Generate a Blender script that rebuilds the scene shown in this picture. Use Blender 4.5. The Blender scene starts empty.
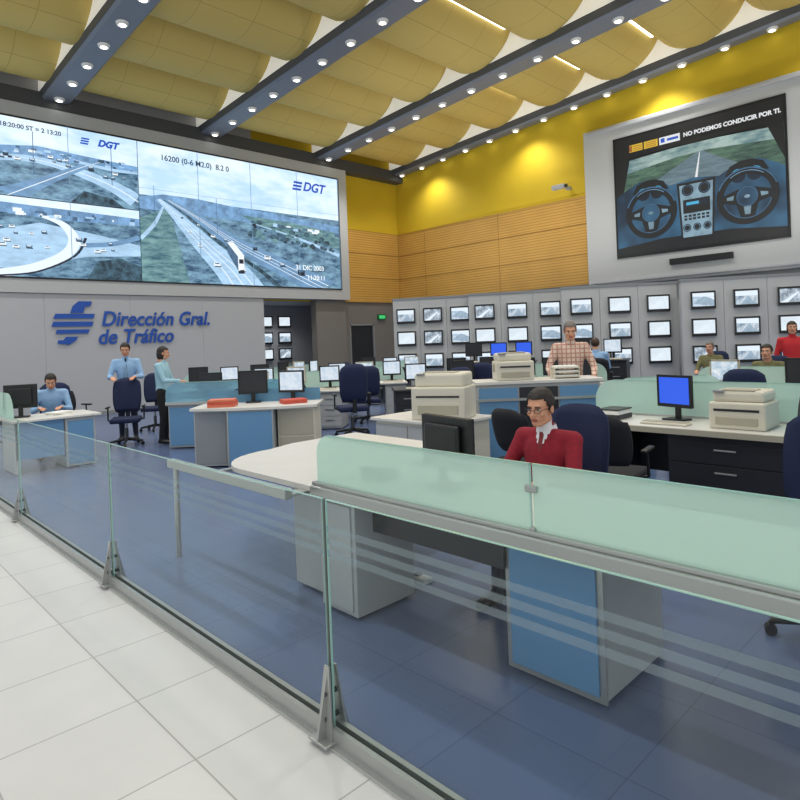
import bpy, bmesh, math, random
from mathutils import Vector, Matrix
random.seed(4)
sc = bpy.context.scene
try:
    sc.view_settings.view_transform = 'Standard'
except Exception: pass

# ---------------------------------------------------------------- materials
def lin(c):
    out=[]
    for v in c[:3]:
        v/=255.0
        out.append(v/12.92 if v<=0.04045 else ((v+0.055)/1.055)**2.4)
    return (*out,1.0)
MATS={}
def mat(name, rgb, rough=0.6, metal=0.0, noise=0.0, nscale=6.0, spec=0.5):
    if name in MATS: return MATS[name]
    m=bpy.data.materials.new(name); m.use_nodes=True
    nt=m.node_tree; b=nt.nodes['Principled BSDF']
    c=lin(rgb)
    b.inputs['Base Color'].default_value=c
    b.inputs['Roughness'].default_value=rough
    b.inputs['Metallic'].default_value=metal
    b.inputs['Specular IOR Level'].default_value=spec
    if noise>0:
        tc=nt.nodes.new('ShaderNodeTexCoord'); n=nt.nodes.new('ShaderNodeTexNoise')
        n.inputs['Scale'].default_value=nscale; n.inputs['Detail'].default_value=4
        r=nt.nodes.new('ShaderNodeValToRGB')
        r.color_ramp.elements[0].position=0.3; r.color_ramp.elements[1].position=0.7
        r.color_ramp.elements[0].color=tuple(x*(1-noise) for x in c[:3])+(1,)
        r.color_ramp.elements[1].color=tuple(min(1,x*(1+noise)) for x in c[:3])+(1,)
        nt.links.new(tc.outputs['Object'],n.inputs['Vector'])
        nt.links.new(n.outputs['Fac'],r.inputs['Fac'])
        nt.links.new(r.outputs['Color'],b.inputs['Base Color'])
    MATS[name]=m; return m
def em(name, rgb, strength=1.0, noise=0.0, nscale=1.5, rgb2=None, stretch=(1,1,1), base=(0.01,0.01,0.01,1), det=9, rg=.72):
    if name in MATS: return MATS[name]
    m=bpy.data.materials.new(name); m.use_nodes=True
    nt=m.node_tree; b=nt.nodes['Principled BSDF']; c=lin(rgb)
    b.inputs['Base Color'].default_value=base
    b.inputs['Roughness'].default_value=0.5
    b.inputs['Emission Color'].default_value=c
    b.inputs['Emission Strength'].default_value=strength
    if noise>0 or rgb2:
        tc=nt.nodes.new('ShaderNodeTexCoord'); mp=nt.nodes.new('ShaderNodeMapping')
        mp.inputs['Scale'].default_value=stretch
        n=nt.nodes.new('ShaderNodeTexNoise')
        n.inputs['Scale'].default_value=nscale; n.inputs['Detail'].default_value=det
        n.inputs['Roughness'].default_value=rg
        r=nt.nodes.new('ShaderNodeValToRGB')
        r.color_ramp.elements[0].position=0.38; r.color_ramp.elements[1].position=0.62
        c2=lin(rgb2) if rgb2 else tuple(min(1,x*(1+noise)) for x in c[:3])+(1,)
        r.color_ramp.elements[0].color=c if rgb2 else tuple(x*(1-noise) for x in c[:3])+(1,)
        r.color_ramp.elements[1].color=c2
        nt.links.new(tc.outputs['Object'],mp.inputs['Vector'])
        nt.links.new(mp.outputs['Vector'],n.inputs['Vector'])
        nt.links.new(n.outputs['Fac'],r.inputs['Fac'])
        nt.links.new(r.outputs['Color'],b.inputs['Emission Color'])
    MATS[name]=m; return m
def clear_glass(name, tint=(0.92,0.97,0.96)):
    if name in MATS: return MATS[name]
    m=bpy.data.materials.new(name); m.use_nodes=True
    nt=m.node_tree; nt.nodes.clear()
    o=nt.nodes.new('ShaderNodeOutputMaterial'); mix=nt.nodes.new('ShaderNodeMixShader')
    t=nt.nodes.new('ShaderNodeBsdfTransparent'); g=nt.nodes.new('ShaderNodeBsdfGlossy')
    lw=nt.nodes.new('ShaderNodeLayerWeight'); lw.inputs['Blend'].default_value=0.5
    p=nt.nodes.new('ShaderNodeMath'); p.operation='POWER'; p.inputs[1].default_value=4
    q=nt.nodes.new('ShaderNodeMath'); q.operation='MULTIPLY_ADD'; q.inputs[1].default_value=0.5; q.inputs[2].default_value=0.03
    g.inputs['Roughness'].default_value=0.02; g.inputs['Color'].default_value=(0.9,0.95,0.95,1)
    t.inputs['Color'].default_value=(*tint,1)
    L=nt.links.new
    L(lw.outputs['Facing'],p.inputs[0]); L(p.outputs[0],q.inputs[0]); L(q.outputs[0],mix.inputs[0])
    L(t.outputs[0],mix.inputs[1]); L(g.outputs[0],mix.inputs[2]); L(mix.outputs[0],o.inputs[0])
    MATS[name]=m; return m
def frosted(name, rgb=(200,232,222), alpha=0.15, trc=None):
    if name in MATS: return MATS[name]
    m=bpy.data.materials.new(name); m.use_nodes=True
    nt=m.node_tree; nt.nodes.clear()
    o=nt.nodes.new('ShaderNodeOutputMaterial')
    d=nt.nodes.new('ShaderNodeBsdfDiffuse'); tr=nt.nodes.new('ShaderNodeBsdfTranslucent')
    t=nt.nodes.new('ShaderNodeBsdfTransparent'); g=nt.nodes.new('ShaderNodeBsdfGlossy')
    for n in (d,tr): n.inputs['Color'].default_value=lin(rgb)
    t.inputs['Color'].default_value=lin(trc or rgb); g.inputs['Roughness'].default_value=0.25
    m1=nt.nodes.new('ShaderNodeMixShader'); m1.inputs[0].default_value=0.45
    m2=nt.nodes.new('ShaderNodeMixShader'); m2.inputs[0].default_value=alpha
    m3=nt.nodes.new('ShaderNodeMixShader'); m3.inputs[0].default_value=0.06
    L=nt.links.new
    L(d.outputs[0],m1.inputs[1]); L(tr.outputs[0],m1.inputs[2]); L(m1.outputs[0],m2.inputs[1])
    L(t.outputs[0],m2.inputs[2]); L(m2.outputs[0],m3.inputs[1]); L(g.outputs[0],m3.inputs[2]); L(m3.outputs[0],o.inputs[0])
    MATS[name]=m; return m
def tile_mat(name, rgb, grout, size, off=(0,0), rough=0.3, var=0.05, mortar=0.004, spec=0.5):
    m=bpy.data.materials.new(name); m.use_nodes=True
    nt=m.node_tree; b=nt.nodes['Principled BSDF']
    tc=nt.nodes.new('ShaderNodeTexCoord'); mp=nt.nodes.new('ShaderNodeMapping')
    mp.inputs['Location'].default_value=(off[0],off[1],0)
    br=nt.nodes.new('ShaderNodeTexBrick'); br.offset=0.0; br.squash=1.0
    c=lin(rgb)
    br.inputs['Color1'].default_value=c
    br.inputs['Color2'].default_value=tuple(x*(1-var) for x in c[:3])+(1,)
    br.inputs['Mortar'].default_value=lin(grout)
    br.inputs['Scale'].default_value=1.0; br.inputs['Mortar Size'].default_value=mortar
    br.inputs['Mortar Smooth'].default_value=0.1
    br.inputs['Brick Width'].default_value=size[0]; br.inputs['Row Height'].default_value=size[1]
    n=nt.nodes.new('ShaderNodeTexNoise'); n.inputs['Scale'].default_value=3; n.inputs['Detail'].default_value=5
    mx=nt.nodes.new('ShaderNodeMixRGB'); mx.blend_type='MULTIPLY'; mx.inputs[0].default_value=0.12
    L=nt.links.new
    L(tc.outputs['Object'],mp.inputs[0]); L(mp.outputs[0],br.inputs['Vector']); L(tc.outputs['Object'],n.inputs['Vector'])
    L(br.outputs['Color'],mx.inputs[1]); L(n.outputs['Fac'],mx.inputs[2]); L(mx.outputs[0],b.inputs['Base Color'])
    b.inputs['Roughness'].default_value=rough; b.inputs['Specular IOR Level'].default_value=spec
    MATS[name]=m; return m
def wood_mat():
    m=bpy.data.materials.new('wood_slats'); m.use_nodes=True
    nt=m.node_tree; b=nt.nodes['Principled BSDF']; L=nt.links.new
    tc=nt.nodes.new('ShaderNodeTexCoord')
    w=nt.nodes.new('ShaderNodeTexWave'); w.wave_type='BANDS'; w.bands_direction='Z'
    w.inputs['Scale'].default_value=3.6; w.inputs['Distortion'].default_value=0
    r=nt.nodes.new('ShaderNodeValToRGB'); e=r.color_ramp.elements
    e[0].position=0.0; e[0].color=lin((168,124,54)); e[1].position=0.2; e[1].color=lin((216,168,84))
    n=nt.nodes.new('ShaderNodeTexNoise'); n.inputs['Scale'].default_value=1.2; n.inputs['Detail'].default_value=3
    mx=nt.nodes.new('ShaderNodeMixRGB'); mx.blend_type='MULTIPLY'; mx.inputs[0].default_value=0.25
    L(tc.outputs['Object'],w.inputs[0]); L(w.outputs['Fac'],r.inputs[0]); L(tc.outputs['Object'],n.inputs[0])
    L(r.outputs[0],mx.inputs[1]); L(n.outputs['Fac'],mx.inputs[2]); L(mx.outputs[0],b.inputs['Base Color'])
    b.inputs['Roughness'].default_value=0.45
    MATS['wood_slats']=m; return m

M_white=mat('white_laminate',(214,212,206),0.35,noise=0.03)
M_cream=mat('cream_plastic',(212,207,190),0.45)
M_cream2=mat('cream_plastic_dark',(172,166,148),0.5)
M_lgray=mat('light_gray_laminate',(172,175,176),0.45,noise=0.03)
M_gray=mat('gray_laminate',(136,140,144),0.5)
M_steel=mat('brushed_steel',(178,180,178),0.35,0.7)
M_steeld=mat('dark_steel',(95,98,98),0.35,0.8)
M_blue=mat('blue_cabinet_front',(98,144,184),0.4)
M_black=mat('black_plastic',(18,19,22),0.4)
M_dark=mat('dark_laminate',(34,36,42),0.4)
M_navy=mat('navy_fabric',(22,33,68),0.85,noise=0.15,nscale=60)
M_bfab=mat('black_fabric',(20,21,28),0.85,noise=0.15,nscale=60)
M_glass=clear_glass('clear_glass')
M_stripe=frosted('frosted_stripe',(200,218,226),0.78,(220,232,238))
M_frost=frosted('frosted_glass',(206,240,228),0.14,(195,232,220))
M_frostb=frosted('frosted_blue_glass',(130,185,212),0.35)
M_edge=mat('glass_edge',(165,205,194),0.1)
M_red=mat('red_folder',(196,80,62),0.5)
M_paper=mat('paper',(235,235,230),0.7)

# ---------------------------------------------------------------- mesh builder
class MB:
    def __init__(s): s.v=[];s.f=[];s.m=[];s.s=[];s.mats=[];s.M=Matrix.Identity(4)
    def mi(s,m):
        if m not in s.mats: s.mats.append(m)
        return s.mats.index(m)
    def add(s,vs,fs,m,smooth=False,flip=False):
        o=len(s.v)
        s.v+= [tuple(s.M@Vector(v)) for v in vs]
        if isinstance(m,list):
            for f,mm in zip(fs,m):
                s.f.append([i+o for i in f]); s.m.append(s.mi(mm)); s.s.append(smooth)
        else:
            k=s.mi(m)
            for f in fs: s.f.append([i+o for i in f]); s.m.append(k); s.s.append(smooth)
    def bm(s,b,m,smooth=False):
        b.verts.ensure_lookup_table(); b.verts.index_update()
        s.add([tuple(v.co) for v in b.verts],[[v.index for v in f.verts] for f in b.faces],m,smooth); b.free()
    def box(s,c,d,m,bev=0.0,rot=None,smooth=False,seg=2):
        b=bmesh.new(); bmesh.ops.create_cube(b,size=1.0)
        for v in b.verts: v.co=Vector((v.co.x*d[0],v.co.y*d[1],v.co.z*d[2]))
        if bev>0: bmesh.ops.bevel(b,geom=b.edges[:],offset=bev,segments=seg,affect='EDGES',profile=0.5)
        mt=Matrix.Translation(c)
        if rot is not None: mt=mt@rot
        bmesh.ops.transform(b,matrix=mt,verts=b.verts[:])
        s.bm(b,m,smooth)
    def bx(s,x0,x1,y0,y1,z0,z1,m,bev=0.0):
        s.box(((x0+x1)/2,(y0+y1)/2,(z0+z1)/2),(abs(x1-x0),abs(y1-y0),abs(z1-z0)),m,bev)
    def cyl(s,p1,p2,r1,r2,m,n=16,smooth=True,caps=True):
        p1=Vector(p1);p2=Vector(p2);d=(p2-p1).normalized()
        a=d.orthogonal().normalized(); b=d.cross(a)
        vs=[];fs=[]
        for p,r in((p1,r1),(p2,r2)):
            for i in range(n):
                t=2*math.pi*i/n; vs.append(p+(a*math.cos(t)+b*math.sin(t))*r)
        for i in range(n): j=(i+1)%n; fs.append([i,j,n+j,n+i])
        s.add(vs,fs,m,smooth)
        if caps: s.add(vs,[list(range(n))[::-1],list(range(n,2*n))],m,False)
    def sph(s,c,r,m,u=16,w=10,rot=None):
        b=bmesh.new(); bmesh.ops.create_uvsphere(b,u_segments=u,v_segments=w,radius=1.0)
        if not hasattr(r,'__len__'): r=(r,r,r)
        mt=Matrix.Translation(c)
        if rot is not None: mt=mt@rot
        mt=mt@Matrix.Diagonal((*r,1))
        bmesh.ops.transform(b,matrix=mt,verts=b.verts[:]); s.bm(b,m,True)
    def cap(s,p1,p2,r1,r2,m,n=14):
        s.cyl(p1,p2,r1,r2,m,n); s.sph(p1,r1,m,n,8); s.sph(p2,r2,m,n,8)
    def tube(s,pts,r,m,n=10):
        for a,b in zip(pts[:-1],pts[1:]): s.cyl(a,b,r,r,m,n)
        for p in pts[1:-1]: s.sph(p,r,m,n,6)
    def prism(s,pts,ext,m,smooth=False):
        n=len(pts); e=Vector(ext); vs=[Vector(p) for p in pts]; vs+= [v+e for v in vs]
        fs=[list(range(n))[::-1],list(range(n,2*n))]+[[i,(i+1)%n,n+(i+1)%n,n+i] for i in range(n)]
        s.add(vs,fs,m,smooth)
    def obj(s,name,loc=(0,0,0),rz=0.0,parent=None):
        me=bpy.data.meshes.new(name); me.from_pydata(s.v,[],s.f)
        for m in s.mats: me.materials.append(m)
        me.polygons.foreach_set('material_index',s.m); me.polygons.foreach_set('use_smooth',s.s)
        me.update()
        b=bmesh.new(); b.from_mesh(me); bmesh.ops.recalc_face_normals(b,faces=b.faces[:]); b.to_mesh(me); b.free()
        return inst(me,name,loc,rz,parent)
def inst(me,name,loc=(0,0,0),rz=0.0,parent=None):
    o=bpy.data.objects.new(name,me); sc.collection.objects.link(o)
    o.location=loc; o.rotation_euler=(0,0,math.radians(rz))
    if parent: o.parent=parent
    return o
def remesh(build,voxel,it=4):
    mb=MB(); build(mb)
    me=bpy.data.meshes.new('tmp'); me.from_pydata(mb.v,[],mb.f); me.update()
    b=bmesh.new(); b.from_mesh(me); bmesh.ops.remove_doubles(b,verts=b.verts[:],dist=1e-5); bmesh.ops.recalc_face_normals(b,faces=b.faces[:]); b.to_mesh(me); b.free()
    o=bpy.data.objects.new('tmp',me); sc.collection.objects.link(o)
    r=o.modifiers.new('r','REMESH'); r.mode='VOXEL'; r.voxel_size=voxel; r.use_smooth_shade=True
    if it:
        k=o.modifiers.new('s','SMOOTH'); k.factor=0.5; k.iterations=it
    dg=bpy.context.evaluated_depsgraph_get(); dg.update()
    ev=o.evaluated_get(dg); m2=ev.to_mesh()
    vs=[tuple(v.co) for v in m2.vertices]; fs=[list(p.vertices) for p in m2.polygons]
    ev.to_mesh_clear(); bpy.data.objects.remove(o); bpy.data.meshes.remove(me)
    return vs,fs
def text_obj(name,body,size,m,loc,rot,shear=0.0,off=0.0,ext=0.01,parent=None,align='LEFT',sx=1.0):
    cu=bpy.data.curves.new(name,'FONT'); cu.body=body; cu.size=size; cu.shear=shear; cu.offset=off; cu.extrude=ext; cu.align_x=align
    o=bpy.data.objects.new(name,cu); sc.collection.objects.link(o)
    dg=bpy.context.evaluated_depsgraph_get(); dg.update()
    me=bpy.data.meshes.new_from_object(o.evaluated_get(dg)); bpy.data.objects.remove(o)
    me.materials.clear(); me.materials.append(m)
    o=bpy.data.objects.new(name,me); sc.collection.objects.link(o)
    o.location=loc; o.rotation_euler=rot; o.scale=(sx,1,1)
    if parent: o.parent=parent
    return o

# ================================================================ ROOM SHELL
M_tilew=tile_mat('white_floor_tile',(218,217,216),(172,171,170),(0.6,0.6),(-0.5,0.0),0.35,0.03,0.004)
M_tileb=tile_mat('blue_floor_tile',(92,108,144),(76,90,124),(0.6,0.6),(-0.35,0.1),0.25,0.05,0.003)
def one(name,fn,loc=(0,0,0),rz=0):
    mb=MB(); fn(mb); return mb.obj(name,loc,rz)
one('floor',lambda m:(m.bx(-4,1.50,-3,17,-0.1,0,M_tilew)))
one('floor',lambda m:(m.bx(1.64,17.2,-3,20,-0.1,0,M_tileb)))
one('trim_1',lambda m:(m.bx(1.50,1.64,-3,17,-0.1,0.012,mat('stone_border',(176,178,174),0.4))))
M_yel=mat('yellow_plaster',(204,174,34),0.8,noise=0.06,nscale=0.6)
M_wallg=mat('gray_wall_panel',(178,180,185),0.55)
M_wallg2=mat('pale_wall',(182,185,187),0.6)
M_brown=mat('taupe_panel',(122,118,114),0.6)
WOOD=wood_mat()
def wb(m):
    m.bx(10.6,17.0,17.4,17.6,3.1,9.2,M_yel)
    m.bx(-4,10.6,17.4,17.6,0,9.2,M_wallg)
    m.bx(15.6,17.0,17.4,17.6,0,3.1,M_brown); m.bx(14.0,14.4,17.4,17.6,0,3.1,M_brown); m.bx(14.4,15.6,17.4,17.6,2.3,3.1,M_brown)
one('wall_back',wb)
def wr(m):
    m.bx(17.0,17.2,-3,17.6,3.1,9.4,M_yel); m.bx(17.0,17.2,-3,17.6,0,3.1,M_wallg2)
one('wall_right',wr)
def recess(m):
    m.bx(10.4,17.2,19.8,20,0,3.2,M_wallg); m.bx(10.4,10.6,17.6,19.8,0,3.2,M_wallg); m.bx(17.0,17.2,17.6,19.8,0,3.2,M_wallg)
    m.bx(10.6,17.0,17.6,19.8,3.1,3.2,M_wallg2)
one('wall_recess',recess)
M_seam=mat('wood_dark_seam',(150,108,48),0.6)
def clad(m):
    m.bx(14.12,16.93,17.34,17.4,3.1,5.75,WOOD); m.bx(16.94,17.0,9.15,17.34,3.1,5.75,WOOD)
    m.bx(14.12,17.0,17.32,17.4,5.75,5.79,M_yel); m.bx(16.92,17.0,9.15,17.32,5.75,5.79,M_yel)
    for z in (4.0,4.9): m.bx(14.12,16.9,17.33,17.4,z,z+.02,M_seam); m.bx(16.93,16.94,9.2,17.3,z,z+.02,M_seam)
    for y in (12.5,15.9): m.bx(16.932,16.94,y,y+.008,3.1,5.75,M_seam)
one('wood_cladding',clad)
def lower(m):
    for i in range(7):
        x0=-3.9+i*2.07; m.bx(x0,x0+2.066,17.0,17.4,0,3.13,M_wallg)
    m.bx(12.7,14.0,17.1,17.4,0,3.13,M_brown)
one('wall_screen_base',lower)
one('baseboard_back',lambda m:(m.bx(-4,10.6,16.97,17.0,0,0.1,M_gray)))
def exitdoor(m):
    m.bx(14.4,14.46,17.4,17.6,0,2.3,M_gray); m.bx(15.54,15.6,17.4,17.6,0,2.3,M_gray); m.bx(14.4,15.6,17.4,17.6,2.24,2.3,M_gray)
    m.bx(14.46,15.54,17.45,17.5,0,2.24,M_dark,0.004)
    m.cyl((15.4,17.37,1.0),(15.4,17.45,1.0),0.02,0.02,M_steel); m.cyl((15.4,17.38,1.0),(15.28,17.38,1.0),0.012,0.012,M_steel)
one('door_1',exitdoor)
def exs(m):
    m.bx(15.75,16.15,17.33,17.4,2.45,2.65,mat('sign_body',(30,110,60),0.4)); m.bx(15.8,16.1,17.325,17.33,2.49,2.61,em('exit_green',(60,200,110),1.0))
one('exit_sign',exs)

# ceiling ------------------------------------------------------------
def zc(y): return 7.95+0.058*(17-y)
M_beam=mat('beam_metal',(122,128,140),0.5,0.15)
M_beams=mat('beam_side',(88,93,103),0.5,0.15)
M_fascia=em('white_fascia_glow',(255,250,236),0.30,base=(.85,.84,.8,1))  # no lamp behind: glow put into the fascia imitates lamplight on the cusps
M_fw=mat('white_metal',(240,240,236),0.4)
def panelmat():
    m=bpy.data.materials.new('acoustic_panel'); m.use_nodes=True
    nt=m.node_tree; b=nt.nodes['Principled BSDF']; L=nt.links.new
    tc=nt.nodes.new('ShaderNodeTexCoord')
    br=nt.nodes.new('ShaderNodeTexBrick'); br.offset=0.0; c=lin((206,182,104))
    br.inputs['Color1'].default_value=c; br.inputs['Color2'].default_value=tuple(x*0.98 for x in c[:3])+(1,)
    br.inputs['Mortar'].default_value=lin((166,144,76)); br.inputs['Scale'].default_value=1
    br.inputs['Mortar Size'].default_value=0.006; br.inputs['Brick Width'].default_value=1.2; br.inputs['Row Height'].default_value=1.05
    L(tc.outputs['Object'],br.inputs['Vector']); L(br.outputs['Color'],b.inputs['Base Color'])
    b.inputs['Roughness'].default_value=0.8
    return m
M_panel=panelmat()
beams=[-3.4,0.7,4.84,9.03,13.25]
P=2.1; N=9; y_top=17.3
def ceil(m):
    xs=beams+[16.8]
    for a,b in zip(xs[:-1],xs[1:]):
        x0=a+0.3; x1=b-(0.331 if b<16 else .201)
        for k in range(N):
            y1=y_top-k*P; S=14; vs=[];fs=[]
            for i in range(S+1):
                s=i/S; y=y1-P*s; q=(2*s-1); sag=math.sqrt(max(0,1.12**2-q*q))-math.sqrt(1.12**2-1)
                sag/= (1.12-math.sqrt(1.12**2-1))
                z=zc(y)+0.84-0.62*sag
                vs+=[(x0,y,z),(x1,y,z)]
            for i in range(S): fs.append([2*i,2*i+1,2*i+3,2*i+2])
            m.add(vs,fs,M_panel,True)
    m.bx(-4,17.2,-3,20,9.85,9.95,M_fw)
one('ceiling',ceil)
M_bulb=em('downlight_glow',(255,250,235),7.0)
for bi,x in enumerate(beams+[16.78]):
    def bf(m,x=x,bi=bi):
        w=0.33 if x<16 else 0.2
        ya,yb=17.3,-2.5
        pts=[(x-w,ya,zc(ya)+0.05),(x-w+0.06,ya,zc(ya)),(x+w-0.06,ya,zc(ya)),(x+w,ya,zc(ya)+0.05),(x+w,ya,zc(ya)+0.26),(x-w,ya,zc(ya)+0.26)]
        m.prism(pts,(0,yb-ya,zc(yb)-zc(ya)),M_beam)
        for sx in (-1,1): m.prism([(x+sx*w,ya,zc(ya)+.06),(x+sx*(w+.006),ya,zc(ya)+.06),(x+sx*(w+.006),ya,zc(ya)+.26),(x+sx*w,ya,zc(ya)+.26)],(0,yb-ya,zc(yb)-zc(ya)),M_beams)
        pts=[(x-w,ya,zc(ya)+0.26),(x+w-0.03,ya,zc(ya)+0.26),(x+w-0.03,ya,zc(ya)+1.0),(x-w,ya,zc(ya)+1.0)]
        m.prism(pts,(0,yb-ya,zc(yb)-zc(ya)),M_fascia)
        for k in range(18):
            y=16.8-k*1.05; z=zc(y)
            m.cyl((x,y,z+0.01),(x,y,z-0.05),0.13,0.105,M_fw,18)
            m.cyl((x,y,z-0.051),(x,y,z-0.053),0.07,0.07,M_bulb,14)
    one('ceiling_beam',bf)
one('trim_2',lambda m:(m.bx(-4,17.0,17.0,17.4,7.72,8.12,mat('dark_trim',(70,72,76),0.5))))
def strips(m):
    for bi,(a,b) in enumerate(zip(beams[2:],beams[3:]+[16.8])):
        for k in range(3,9):
            if bi==0 or (bi==1 and k not in (5,6,4)) : continue
            y=y_top-k*P; z=zc(y)+0.74
            m.bx(a+0.5,b-.6,y-0.025,y+0.025,z,z+0.04,em('tube_glow',(255,252,240),4.0))
            m.bx(a+0.5,b-.6,y-0.035,y+0.035,z+0.04,z+0.07,M_fw)
one('ceiling_strip_light',strips)

# video wall ---------------------------------------------------------
def vw(m):
    m.bx(-3.9,14.1,16.95,17.0,3.14,3.52,M_wallg2); m.bx(-3.9,14.1,16.95,17.0,7.36,7.72,M_wallg2)
    m.bx(13.7,14.1,16.95,17.0,3.52,7.36,M_wallg2); m.bx(-3.9,14.1,17.0,17.39,3.14,7.72,M_wallg2)
    m.bx(13.7,13.74,16.93,16.96,3.5,7.38,M_black); m.bx(-3.9,13.74,16.93,16.96,7.34,7.38,M_black); m.bx(-3.9,13.74,16.93,16.96,3.48,3.52,M_black)
    yp=16.96
    def R(u0,v0,u1,v1,mm,l,X):
        u1=min(u1,1);v1=min(v1,1)
        x0,z0,w,h=X; m.add([(x0+u0*w,yp-l*.002,z0+v0*h),(x0+u1*w,yp-l*.002,z0+v0*h),(x0+u1*w,yp-l*.002,z0+v1*h),(x0+u0*w,yp-l*.002,z0+v1*h)],[[0,1,2,3]],mm)
    def Pg(pts,mm,l,X):
        x0,z0,w,h=X; m.add([(x0+min(1,max(0,u))*w,yp-l*.002,z0+min(1,max(0,v))*h) for u,v in pts],[list(range(len(pts)))],mm)
    def smooth(pts):
        out=[]
        n=len(pts)
        for i in range(n-1):
            p0=pts[max(i-1,0)];p1=pts[i];p2=pts[i+1];p3=pts[min(i+2,n-1)]
            for k in range(6):
                t=k/6; out.append(tuple(.5*((2*b)+(-a+c)*t+(2*a-5*b+4*c-d)*t*t+(-a+3*b-3*c+d)*t**3) for a,b,c,d in zip(p0,p1,p2,p3)))
        out.append(pts[-1]); return out
    def Rib(pts,mm,l,X):
        pts=smooth(pts); E=[]
        for i,(a,b,c) in enumerate(pts):
            q=pts[min(i+1,len(pts)-1)];p=pts[max(i-1,0)]
            dx,dy=q[0]-p[0],q[1]-p[1]; L=math.hypot(dx,dy) or 1; nx,ny=-dy/L,dx/L
            E.append(((a+nx*c,b+ny*c),(a-nx*c,b-ny*c)))
        for e,f in zip(E[:-1],E[1:]): Pg([e[0],e[1],f[1],f[0]],mm,l,X)
    sky=em('screen_sky',(184,218,248),1.15,rgb2=(228,244,255),nscale=0.5,det=3,stretch=(1,1,2.5))
    haze=em('screen_haze',(112,154,196),1.1,0.35,3)
    gnd=em('screen_ground',(38,74,104),1.1,rgb2=(130,172,198),nscale=2.2,stretch=(1,1,2.6))
    trees=em('screen_trees',(14,34,50),1.0,rgb2=(74,112,132),nscale=6)
    road=em('screen_road',(108,148,186),1.1,0.2,2,stretch=(1,1,3))
    roadl=em('screen_road_light',(168,204,234),1.1,0.15,2,stretch=(1,1,3))
    line=em('screen_line',(230,242,254),1.1)
    truck=em('screen_truck',(236,244,254),1.1,.1,20); dk=em('screen_dark',(20,34,52),1.0)
    mid=em('screen_mid',(74,106,138),1.0,.3,10)
    grn=em('screen_green',(52,96,112),1.1,rgb2=(124,166,168),nscale=2,stretch=(1,1,3.5))
    rr=random.Random(2)
    def car(u,v,s,X,l=8):
        c=rr.choice([truck,truck,dk,mid]); R(u,v,u+s,v+s*.9,c,l,X); R(u+s*.1,v-s*.25,u+s*1.1,v+.0,dk,l-.2,X); R(u+s*.15,v+s*.5,u+s*.85,v+s*.8,mid if c is not mid else line,l+.2,X)
    X=(6.77,3.52,6.93,3.84)
    R(0,0,1,1,gnd,0,X); R(0,.62,1,1,sky,1,X)
    Pg([(0,.60),(.1,.64),(.25,.64),(.4,.62),(.6,.61),(.8,.585),(1,.565),(1,.50),(0,.52)],haze,2,X)
    Pg([(.45,.56),(.7,.55),(1,.50),(1,.36),(.8,.42),(.55,.48)],grn,3,X)
    Pg([(0,.45),(.12,.55),(.2,0),(0,0)],grn,3,X)
    Rib([(.08,.60,.010),(.15,.5,.026),(.27,.3,.055),(.40,.1,.085),(.46,-.04,.10)],roadl,4,X)
    Rib([(.12,.60,.010),(.24,.5,.026),(.42,.33,.045),(.66,.16,.065),(.92,-.02,.09)],road,5,X)
    Rib([(.10,.60,.003),(.20,.5,.006),(.35,.31,.009),(.54,.12,.013),(.64,-.02,.016)],trees,6,X)
    for o in (-.35,.35,0):
        Rib([(.08+o*.010,.60,.0006),(.15+o*.03,.5,.001),(.27+o*.07,.3,.0016),(.40+o*.12,.1,.0025),(.46+o*.15,-.04,.003)],line,6,X)
        Rib([(.12+o*.0,.60+o*.01,.0006),(.24,.5+o*.025,.001),(.42,.33+o*.055,.0014),(.66,.16+o*.085,.002),(.92,-.02+o*.12,.003)],line,6,X)
    Rib([(.0,.3,.01),(.06,.42,.008),(.10,.56,.004)],roadl,6,X)
    Rib([(.52,.50,.003),(.75,.42,.008),(1,.30,.016)],roadl,5,X)
    for u,v,s in [(.43,.11,.03),(.30,.36,.02),(.56,.22,.032),(.74,.11,.04),(.24,.44,.012),(.5,.29,.024),(.17,.48,.01),(.20,.38,.014),(.24,.28,.02),(.31,.14,.03),(.36,.34,.016),(.64,.17,.03)]: car(u,v,s,X)
    # articulated lorry in perspective
    Pg([(.375,.33),(.40,.345),(.455,.24),(.455,.13),(.425,.11),(.375,.25)],mid,8.4,X); Pg([(.375,.33),(.40,.345),(.455,.24),(.425,.225)],truck,8.6,X); Pg([(.425,.225),(.455,.24),(.455,.13),(.425,.11)],truck,8.7,X); R(.43,.17,.452,.205,dk,8.9,X); R(.425,.09,.455,.12,dk,8.2,X)
    for i in range(60):
        u=rr.random()*.5+.49; v=.53-.16*(u-.49)-rr.random()*.13; s=rr.uniform(.006,.02)
        Pg([(u+s*math.cos(a),v+s*1.1*math.sin(a)) for a in [k*math.pi/4 for k in range(8)]],trees if i%4 else grn,6.4+i*0.01,X)
    for i in range(14):
        u=.55+rr.random()*.44; v=.50-.12*(u-.5)+rr.random()*.03; R(u,v,u+rr.uniform(.01,.04),v+rr.uniform(.01,.03),rr.choice([truck,mid,roadl]),7.3,X)
    for u in (.06,.33,.9): R(u,.42-.1*u,u+.002,.70-.1*u,mid,9,X)
    for ci,x0 in enumerate([3.31,-0.15,-3.6]):
        X=(x0,5.44,3.46,1.92)
        R(0,0,1,1,gnd,0,X); R(0,.62,1,1,sky,1,X); Pg([(0,.60),(.3,.68),(.6,.65),(1,.62),(1,.52),(0,.54)],haze,2,X)
        Rib([(0,.45,.04),(.25,.5,.04),(.5,.45,.05),(.8,.3,.07),(1,.12,.09)],roadl,3,X)
        Rib([(.1,0,.1),(.35,.25,.05),(.6,.5,.03),(.75,.62,.012)],road,4,X)
        Rib([(.1,0,.004),(.35,.25,.004),(.6,.5,.003),(.75,.62,.002)],line,5,X)
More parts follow.
